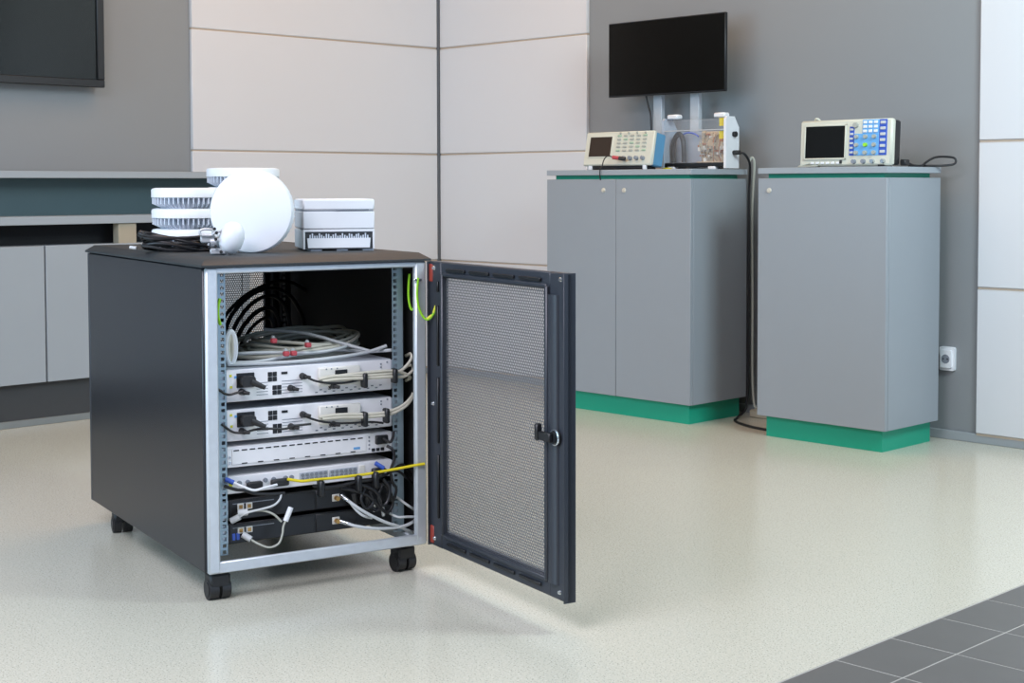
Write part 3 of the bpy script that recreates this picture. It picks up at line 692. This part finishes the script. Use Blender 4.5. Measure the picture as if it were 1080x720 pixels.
# local x to the viewer's right, y away from the viewer
E0 = Matrix.Translation((-0.010, 0.0, 0.0425)) @ Matrix.Rotation(math.radians(14), 4, 'Y')
dm = G().lathe([(0.0, -0.042), (0.011, -0.040), (0.021, -0.033), (0.028, -0.022), (0.0315, -0.008), (0.0315, 0.006), (0.029, 0.020), (0.023, 0.031), (0.013, 0.039), (0.0, 0.0415)], 28, E0, cap=False)
dm.build('dome', M['white'], o)
br = G().cyl((-0.024, 0.004, 0.036), (-0.040, 0.004, 0.034), 0.017, 20).cyl((-0.040, 0.004, 0.034), (-0.062, 0.006, 0.032), 0.012, 18)
br.box((-0.064, -0.012, 0.001), (-0.024, 0.020, 0.016), 0.003).build('base_clamp', M['bracket'], o)
for k in range(1):
    rg = G(); pts = [(-0.078+0.0*a, -0.004, 0.058) for a in (0,)]
    rg.tube([(-0.084, -0.006, 0.050), (-0.060, -0.006, 0.050), (-0.056, -0.006, 0.056), (-0.060, -0.006, 0.064), (-0.084, -0.006, 0.064), (-0.088, -0.006, 0.056)], 0.0032, 8, True, 4).build('buckle_ring', M['bracket'], o)
G().box((-0.088, -0.002, 0.030), (-0.050, 0.012, 0.050), 0.004).build('clamp_plate', M['bracket'], o)
for x, y, z in ((-0.052, -0.013, 0.066), (-0.047, -0.013, 0.056), (-0.050, -0.012, 0.022), (-0.036, -0.018, 0.008), (-0.049, -0.014, 0.040)):
    G().cyl((x, y, z), (x, y-0.010, z), 0.0042, 10).build('bolt', M['rubber'], o)
G().tube([(-0.022, 0.0, 0.055), (-0.034, -0.010, 0.060), (-0.050, -0.012, 0.056), (-0.058, -0.010, 0.050)], 0.003, 8).build('bracket_strap', M['bracket'], o)

# two pale boxes stacked at the right of the lid
bx = R(0.371, 0.262, ZL); brz = RZ + math.radians(-16.3)
o = thing('radio_box', 'lower white box with a finned front opening, right on the rack lid', 'radio unit', bx, brz)
bw, bd = 0.190, 0.20
G().box((0, 0.002, 0.004), (bw, bd, 0.056), 0.003).build('casing', M['boxgrey'], o)
G().box((-0.001, -0.004, 0.050), (bw+0.001, 0.006, 0.058), 0.002).build('front_lip', M['white'], o)
for x in (-0.001, bw-0.004): G().box((x, -0.004, 0.004), (x+0.005, 0.006, 0.052), 0.001).build('front_cheek', M['white'], o)
G().box((0.004, 0.0005, 0.006), (bw-0.004, 0.003, 0.051)).build('front_recess', M['kick'], o)
G().prism([(0.012, 0.008), (bw-0.012, 0.008), (bw-0.010, 0.034), (0.010, 0.034)], -0.003, 0.002, 1).build('front_plate', M['white'], o)
fn = G()
for k in range(26): fn.box((0.016+k*0.0062, -0.002, 0.030), (0.0195+k*0.0062, 0.002, 0.043+0.004*math.sin(k*1.9)), 0.0005)
fn.build('fins', M['whitegrey'], o)
for x in (0.02, 0.09, 0.16): G().box((x, 0.006, 0.0), (x+0.03, bd-0.01, 0.0045)).build('foot_rail', M['whitegrey'], o)
o = thing('radio_box', 'upper white box with a flat lid seam, stacked on the finned box', 'radio unit', R(0.371, 0.262, ZL+0.0583), brz)
G().box((0, -0.003, 0), (bw, bd, 0.047), 0.003).build('casing', [M['boxgrey']], o)
G().box((-0.0005, -0.0055, 0.001), (bw+0.0005, 0.0005, 0.0465), 0.002).build('front_plate', M['white'], o)
G().box((0.002, -0.002, 0.0465), (bw-0.002, bd-0.002, 0.050)).build('seam', M['devgrey'], o)
G().box((-0.001, -0.006, 0.050), (bw+0.001, bd, 0.080), 0.004).build('cover', M['white'], o)
G().tube([(bw*0.45, -0.0058, 0.0495), (bw*0.6, -0.0068, 0.0515), (bw*0.92, -0.0068, 0.0515)], 0.001, 6).build('lid_edge', M['devgrey'], o)
# coil of black cable on the left of the lid
cc = R(0.078, 0.425, ZL)
o = thing('cable_coil', 'loose coil of black cable lying on the left of the rack lid', 'cable', cc, vdir+PI/2)
for k in range(9):
    rx, ry = random.uniform(0.075, 0.102), random.uniform(0.022, 0.040); z = 0.006+0.0045*k; ph = random.uniform(0, 6.28)
    pts = [(rx*math.cos(a)+random.uniform(-0.006, 0.006)-0.004*k*0.3, ry*math.sin(a)+random.uniform(-0.004, 0.004), max(0.0045, z+0.006*math.sin(2*a+ph)-0.006*math.cos(a))) for a in [2*PI*i/14 for i in range(14)]]
    G().tube(pts, 0.0040, 8, True, 4).build('loop', M['blackcable'], o)
G().tube([(0.085, -0.025, 0.010), (0.105, -0.050, 0.006), (0.125, -0.052, 0.008), (0.135, -0.040, 0.014)], 0.004, 8).build('lead_end', M['blackcable'], o)
G().tube([(-0.09, -0.01, 0.036), (-0.075, -0.02, 0.050), (-0.05, -0.015, 0.046)], 0.004, 8).build('lead_end', M['blackcable'], o)
G().cyl((-0.105, 0.02, 0.010), (-0.122, 0.024, 0.012), 0.0045, 10).build('plug', M['palecable'], o)

# ================================================================ screens, instruments and wall things
# ---- wall television, left
tv = thing('television', 'large black flat television hung on the grey wall above the counter', 'television', (-0.022, -2.62, 1.44))
def frame(g, lo, hi, w, x0, x1, b=0.003):
    (y0, z0), (y1, z1) = lo, hi
    g.box((x0, y0, z0), (x1, y1, z0+w), b); g.box((x0, y0, z1-w), (x1, y1, z1), b)
    g.box((x0, y0, z0+w), (x1, y0+w, z1-w), b); g.box((x0, y1-w, z0+w), (x1, y1, z1-w), b)
g = G().box((0.035, -0.60, 0.012), (0.058, 0.60, 0.71), 0.004); g.build('back_case', M['plasticblack'], tv)
g = G(); frame(g, (-0.61, 0.0), (0.61, 0.722), 0.034, 0.050, 0.082); g.build('bezel', M['plasticblack'], tv)
G().box((0.055, -0.577, 0.033), (0.072, 0.577, 0.689)).build('screen', M['tvscreen'], tv)
G().box((0.0, -0.25, 0.2), (0.036, 0.25, 0.55), 0.003).build('wall_bracket', M['kick'], tv)

# ---- monitor on two posts above the wide cabinet
ZC = 1.0749
mn = thing('monitor', 'black flat monitor on two silver posts standing on the wide cabinet', 'monitor', (1.70, -0.10, ZC))
G().box((-0.328, -0.068, 0.336), (0.346, -0.050, 0.676), 0.003).build('bezel', M['plasticblack'], mn)
G().box((-0.323, -0.0692, 0.343), (0.341, -0.0672, 0.671)).build('screen', M['screen'], mn)
G().box((-0.26, -0.051, 0.355), (0.28, -0.022, 0.62), 0.006).build('back_case', M['plasticblack'], mn)
for a in (-0.105, 0.108):
    p = G().box((a, -0.012, 0.006), (a+0.050, 0.012, 0.56), 0.002).build('post', M['galv'], mn)
    G().box((a-0.004, -0.024, 0.36), (a+0.054, -0.010, 0.55), 0.002).build('post_plate', M['galv'], p)
G().box((-0.14, -0.03, 0), (0.20, 0.020, 0.008), 0.002).build('foot_bar', M['galv'], mn)
o = G().tube([(-0.135, -0.030, 0.36), (-0.128, -0.034, 0.335), (-0.115, -0.034, 0.29), (-0.100, -0.036, 0.25), (-0.095, -0.036, 0.16), (-0.095, -0.034, 0.05), (-0.090, -0.030, 0.004)], 0.0042, 8).build('monitor_cable', M['blackcable'], None, (1.70, -0.10, ZC))
tag(o, 'black cable hanging down from the back of the monitor on posts', 'cable')

# ---- cream oscilloscope, tilted back on its front feet
osc = thing('oscilloscope', 'cream oscilloscope with blue sides and grey keys on the wide cabinet', 'oscilloscope', (1.436, -0.412, ZC))
TL = Matrix.Translation((0, 0, 0.020)) @ Matrix.Rotation(math.radians(-11), 4, 'X')
ow, oh, od = 0.399, 0.152, 0.085
G().box((0.004, 0.014, 0.003), (ow-0.004, od, oh-0.004), 0.006, TL).build('case', M['bluecase'], osc)
fp = G().box((0, 0, 0), (ow, 0.020, oh), 0.008, TL).build('front_panel', M['creamcase'], osc)
G().box((0.026, -0.003, 0.034), (0.168, 0.002, 0.134), 0.003, TL).build('screen_bezel', M['creamcase'], fp)
G().box((0.032, -0.004, 0.040), (0.160, -0.002, 0.128), 0.0, TL).build('screen', M['reflectscreen'], fp)
for r in range(5):
    for c in range(5):
        x = 0.190+c*0.037; z = 0.062+r*0.0165
        G().box((x, -0.004, z), (x+0.022, 0.001, z+0.008), 0.0015, TL).build('key', M['keygreen' if (r+c) % 4 == 0 else 'keygrey'], fp)
for c in range(4):
    G().cyl((0.245+c*0.036, 0.001, 0.030), (0.245+c*0.036, -0.014, 0.030), 0.0095, 18, 0.0085, TL).cyl((0.245+c*0.036, -0.013, 0.030), (0.245+c*0.036, -0.016, 0.030), 0.004, 10, mtx=TL).build('socket', M['devgrey'], fp)
for c in range(4): G().cyl((0.206+c*0.048, 0.001, 0.143), (0.206+c*0.048, -0.007, 0.143), 0.004, 14, mtx=TL).build('knob', M['keygrey'], fp)
G().box((0.03, 0.012, -0.014), (ow-0.03, 0.07, 0.004), 0.004, TL).build('underside', M['plasticblack'], osc)
for x in (0.030, ow-0.052):
    G().box((x, 0.004, 0.0), (x+0.020, 0.018, 0.026), 0.004).build('foot', M['white'], osc)
    G().box((x, od-0.030, 0.0), (x+0.020, od-0.012, 0.010), 0.003).build('foot', M['rubber'], osc)
lead = thing('probe_lead', 'red and black plug with thin lead hanging over the edge before cream oscilloscope', 'cable', (1.645, -0.436, ZC))
G().tube([(0.000, -0.004, 0.054), (-0.016, -0.012, 0.060), (-0.034, -0.014, 0.056), (-0.046, -0.016, 0.040), (-0.050, -0.022, 0.015), (-0.050, -0.034, 0.003), (-0.050, -0.036, -0.02), (-0.050, -0.032, -0.045)], 0.0026, 8).build('lead', M['blackcable'], lead)
G().cyl((-0.004, -0.002, 0.054), (0.030, 0.002, 0.050), 0.0085, 12).build('red_plug', M['redplug'], lead)
G().cyl((0.034, -0.004, 0.050), (0.062, 0.004, 0.046), 0.0085, 12).build('black_plug', M['rubber'], lead)
o = G().box((0, 0, 0), (0.030, 0.018, 0.008), 0.002).cyl((0.030, 0.009, 0.004), (0.040, 0.009, 0.004), 0.003, 8).build('yellow_clip', M['yellow'], None, (1.795, -0.285, ZC), 0.2)
tag(o, 'tiny yellow clip lying between the cream oscilloscope and the clear case', 'clip')

# ---- clear demonstration case with electronics
cs = thing('demonstration_case', 'clear plastic case of tan circuitry with white end plates on the wide cabinet', 'electronics case', (1.738, -0.218, ZC))
cw, chh, cdp = 0.355, 0.228, 0.084
G().box((0.012, 0.0, 0.010), (cw-0.012, cdp, 0.030), 0.003).build('base_tray', M['plasticblack'], cs)
for x in (0.03, cw-0.10):
    for y in (-0.002, cdp-0.028): G().box((x, y, 0.0), (x+0.04, y+0.03, 0.014), 0.003).build('foot', M['white'], cs)
out = [(-0.004, 0.004), (cdp+0.004, 0.004), (cdp+0.004, chh-0.048), (cdp-0.028, chh-0.002), (0.008, chh-0.002), (-0.004, chh-0.012)]
for x0 in (0.0, cw-0.012): G().prism(out, x0, x0+0.012, 0).build('end_plate', M['white'] if x0 else M['interior'], cs)
# acrylic: front sheet with rounded corners, sloping top and back
G().prism(rounded(0.012, 0.026, cw-0.012, chh-0.012, 0.02), 0.0, 0.004, 1).build('front_sheet', M['acrylic'], cs)
G().box((0.012, 0.004, chh-0.014), (cw-0.012, cdp-0.028, chh-0.010), 0.001).build('top_sheet', M['acrylic'], cs)
G().box((0.012, cdp-0.010, 0.03), (cw-0.012, cdp-0.005, chh-0.06), 0.001).build('back_plate', M['interior'], cs)
for x in (0.016, cw-0.080): G().box((x, 0.010, chh-0.006), (x+0.060, 0.05, chh+0.015), 0.006).build('handle_block', M['white'], cs)
G().box((0.012, -0.003, 0.168), (cw-0.012, 0.001, 0.172)).build('front_seam', M['boxgrey'], cs)
G().tube([(0.026, 0.045, 0.032), (0.027, 0.042, 0.09), (0.038, 0.04, 0.135), (0.062, 0.04, 0.158), (0.084, 0.04, 0.132), (0.090, 0.04, 0.08), (0.086, 0.045, 0.034)], 0.011, 12).build('corrugated_hose', M['plasticblack'], cs)
G().tube([(0.060, 0.055, 0.150), (0.10, 0.05, 0.162), (0.135, 0.055, 0.158), (0.16, 0.055, 0.145)], 0.004, 8).build('wire', M['blue'], cs)
cb = G().box((0.170, 0.030, 0.030), (0.342, 0.070, 0.034)).box((0.170, 0.064, 0.030), (0.342, 0.070, 0.166), 0.001).build('circuit_board', M['circuit'], cs)
for k in range(60):
    x, z = random.uniform(0.172, 0.324), random.uniform(0.034, 0.152); y = 0.062-random.uniform(0.004, 0.03); w = random.uniform(0.006, 0.018)
    G().box((x, y, z), (x+w, 0.065, z+random.uniform(0.006, 0.018)), 0.001).build('component', M[random.choice(['circuit', 'copper', 'beige', 'label', 'brass'])], cb)
for k in range(7):
    x = 0.19+0.020*k
    G().tube([(x, 0.045, 0.034), (x+random.uniform(-0.02, 0.02), 0.03, 0.07), (x+random.uniform(-0.02, 0.02), 0.03, 0.12), (x+random.uniform(-0.015, 0.015), 0.062, 0.15)], 0.0022, 6).build('jumper_wire', M[random.choice(['copper', 'beige', 'cream'])], cb)
for z in (0.130, 0.185): G().box((0.313, 0.004, z), (0.336, 0.0075, z+0.034)).build('warning_label', M['yellow'], cs)
G().box((0.316, 0.0035, 0.118), (0.333, 0.007, 0.130)).build('orange_label', M['copper'], cs)
kb = G().cyl((cw, 0.052, 0.150), (cw+0.012, 0.052, 0.150), 0.012, 18).build('clamp_knob', M['rubber'], cs)
G().box((cw, 0.038, 0.143), (cw+0.004, 0.068, 0.157), 0.003).build('clamp_plate', M['rubber'], cs)
o = thing('power_cable', 'black power cable from the clear case running down between the two cabinets', 'cable', (2.0935, -0.168, ZC))
def rel(pts, o): return [(x-o.location.x, y-o.location.y, z-o.location.z) for x, y, z in pts]
G().cyl((0.0, 0.0, 0.071), (0.034, 0.0, 0.071), 0.010, 12).box((0.004, -0.011, 0.061), (0.022, 0.011, 0.081), 0.004).build('plug', M['rubber'], o)
G().tube(rel([(2.122, -0.168, 1.146), (2.140, -0.155, 1.140), (2.142, -0.120, 1.10), (2.122, -0.092, 1.03), (2.113, -0.085, 0.95), (2.116, -0.088, 0.6), (2.112, -0.085, 0.25), (2.116, -0.10, 0.05), (2.118, -0.16, 0.008), (2.17, -0.25, 0.0062), (2.29, -0.32, 0.0062), (2.42, -0.35, 0.0062)], o), 0.0055, 8, False, 8).build('cord', M['blackcable'], o)
o = thing('extension_cord', 'grey green cord hanging behind the black one between the two cabinets', 'cable', (2.11, -0.06, ZC))
G().tube(rel([(2.105, -0.075, 1.10), (2.115, -0.068, 1.125), (2.122, -0.058, 1.10), (2.114, -0.055, 1.0), (2.108, -0.055, 0.85), (2.113, -0.055, 0.5), (2.110, -0.05, 0.2), (2.12, -0.05, 0.06), (2.14, -0.06, 0.034)], o), 0.0055, 8, False, 8).build('cord', M['greycable'], o)
G().box((0.02, -0.04, -ZC), (0.13, 0.01, -ZC+0.034), 0.006).build('socket_block', M['beige'], o)

# ---- white oscilloscope with blue keypad
os2 = thing('oscilloscope', 'white oscilloscope with a blue keypad on the narrower grey cabinet', 'oscilloscope', (2.584, -0.392, ZC))
ww, hh = 0.412, 0.178
TT = Matrix.Translation((0, 0, 0.005)) @ Matrix.Rotation(math.radians(-3), 4, 'X')
G().box((0.006, 0.020, 0.004), (ww-0.004, 0.070, hh-0.004), 0.006, TT).build('case', M['plasticblack'], os2)
fp = G().box((0, 0, 0), (ww, 0.028, hh), 0.009, TT).build('front_panel', M['creamcase'], os2)
fx = lambda px: (px-45)/885*ww
fz2 = lambda py: (575-py)/445*hh
g = G()
x0, x1, z0, z1 = fx(92), fx(505), fz2(515), fz2(172)
for a in ((x0, z0, x1, z0+0.007), (x0, z1-0.007, x1, z1), (x0, z0, x0+0.007, z1), (x1-0.007, z0, x1, z1)): g.box((a[0], -0.005, a[1]), (a[2], 0.001, a[3]), 0.002, TT)
g.build('screen_bezel', M['creamcase'], fp)
G().box((x0+0.006, -0.003, z0+0.006), (x1-0.006, 0.0005, z1-0.006), 0, TT).build('screen', M['screen'], fp)
G().box((fx(655), -0.002, fz2(270)), (fx(812), 0.001, fz2(138)), 0.001, TT).build('number_pad', M['skyblue'], fp)
G().box((fx(580), -0.002, fz2(478)), (fx(812), 0.001, fz2(270)), 0.001, TT).build('control_panel', M['skyblue'], fp)
G().box((fx(812), -0.002, fz2(478)), (fx(884), 0.001, fz2(138)), 0.001, TT).build('menu_panel', M['deepblue'], fp)
G().box((fx(534), -0.002, fz2(478)), (fx(578), 0.001, fz2(200)), 0.001, TT).build('softkey_panel', M['deepblue'], fp)
def b2(px0, py0, px1, py1, m, n='button'): G().box((fx(px0), -0.005, fz2(py1)), (fx(px1), -0.001, fz2(py0)), 0.001, TT).build(n, M[m], fp)
for r in range(3):
    for c in range(3): b2(664+c*50, 150+r*42, 698+c*50, 176+r*42, 'white', 'number_key')
for r in range(6): b2(824, 155+r*55, 872, 182+r*55, 'palecable', 'menu_key'); b2(540, 218+r*44, 572, 238+r*44, 'palecable', 'softkey')
def k2(px, py, r, m, n='knob'): G().cyl(TT @ Vector((fx(px), 0, fz2(py))), TT @ Vector((fx(px), -0.012, fz2(py))), r, 18, r*0.85).build(n, M[m], fp)
k2(592, 188, 0.011, 'keygrey')
for r, py in enumerate((300, 378, 452)):
    for c, px in enumerate((605, 690, 772)): k2(px, py, 0.0085, 'yellowgreen' if (r, c) == (1, 1) else 'keygrey')
for c in range(6): b2(165+c*50, 535, 195+c*50, 556, 'white', 'softkey')
for px, m in ((585, 'devgrey'), (675, 'devgrey'), (760, 'chrome'), (858, 'chrome')): k2(px, 535, 0.0095, m, 'socket')
b2(448, 520, 470, 552, 'rubber', 'usb_port')
G().tube([TT @ Vector((fx(150), 0.03, hh-0.002)), TT @ Vector((fx(165), 0.02, hh+0.008)), TT @ Vector((fx(190), 0.02, hh+0.008)), TT @ Vector((fx(205), 0.03, hh-0.002))], 0.004, 8).build('handle', M['creamcase'], os2)
for x in (0.03, ww-0.06):
    G().box((x, 0.002, 0.0), (x+0.03, 0.060, 0.010), 0.003).build('foot', M['rubber'], os2)
G().tube([(0.05, -0.002, 0.016), (0.03, -0.014, 0.010), (0.012, -0.02, 0.004), (0.03, -0.026, 0.0045), (0.10, -0.022, 0.005)], 0.003, 8).build('lead', M['greycable'], os2)
o = thing('power_cable', 'black power cable looping behind the white oscilloscope on the narrower cabinet', 'cable', (2.98, -0.29, ZC))
G().box((0.012, -0.035, 0.004), (0.036, 0.0, 0.028), 0.004).build('plug', M['rubber'], o)
G().tube([(0.024, 0.0, 0.016), (0.02, 0.05, 0.006), (0.015, 0.12, 0.005), (0.01, 0.16, 0.018), (0.03, 0.185, 0.036), (0.06, 0.205, 0.040), (0.095, 0.225, 0.034), (0.098, 0.22, 0.012), (0.065, 0.19, 0.005), (0.02, 0.16, 0.005), (-0.06, 0.15, 0.005)], 0.0045, 8, False, 8).build('cord', M['blackcable'], o)

# ---- wall socket
ws = thing('wall_socket', 'white wall socket low on the grey wall beside the narrower cabinet', 'socket', (2.978, 0.022, 0.272))
G().prism(rounded(0.0, 0, 0.066, 0.094, 0.008), -0.014, 0.0, 1).build('frame', M['white'], ws)
G().prism(rounded(0.010, 0.012, 0.056, 0.082, 0.006), -0.024, -0.013, 1).build('insert', M['white'], ws)
G().cyl((0.033, -0.0235, 0.047), (0.033, -0.0248, 0.047), 0.018, 24).build('opening', M['devgrey'], ws)
for dx in (-0.009, 0.009): G().cyl((0.033+dx, -0.0245, 0.047), (0.033+dx, -0.0256, 0.047), 0.003, 10).build('pin_hole', M['plasticblack'], ws)
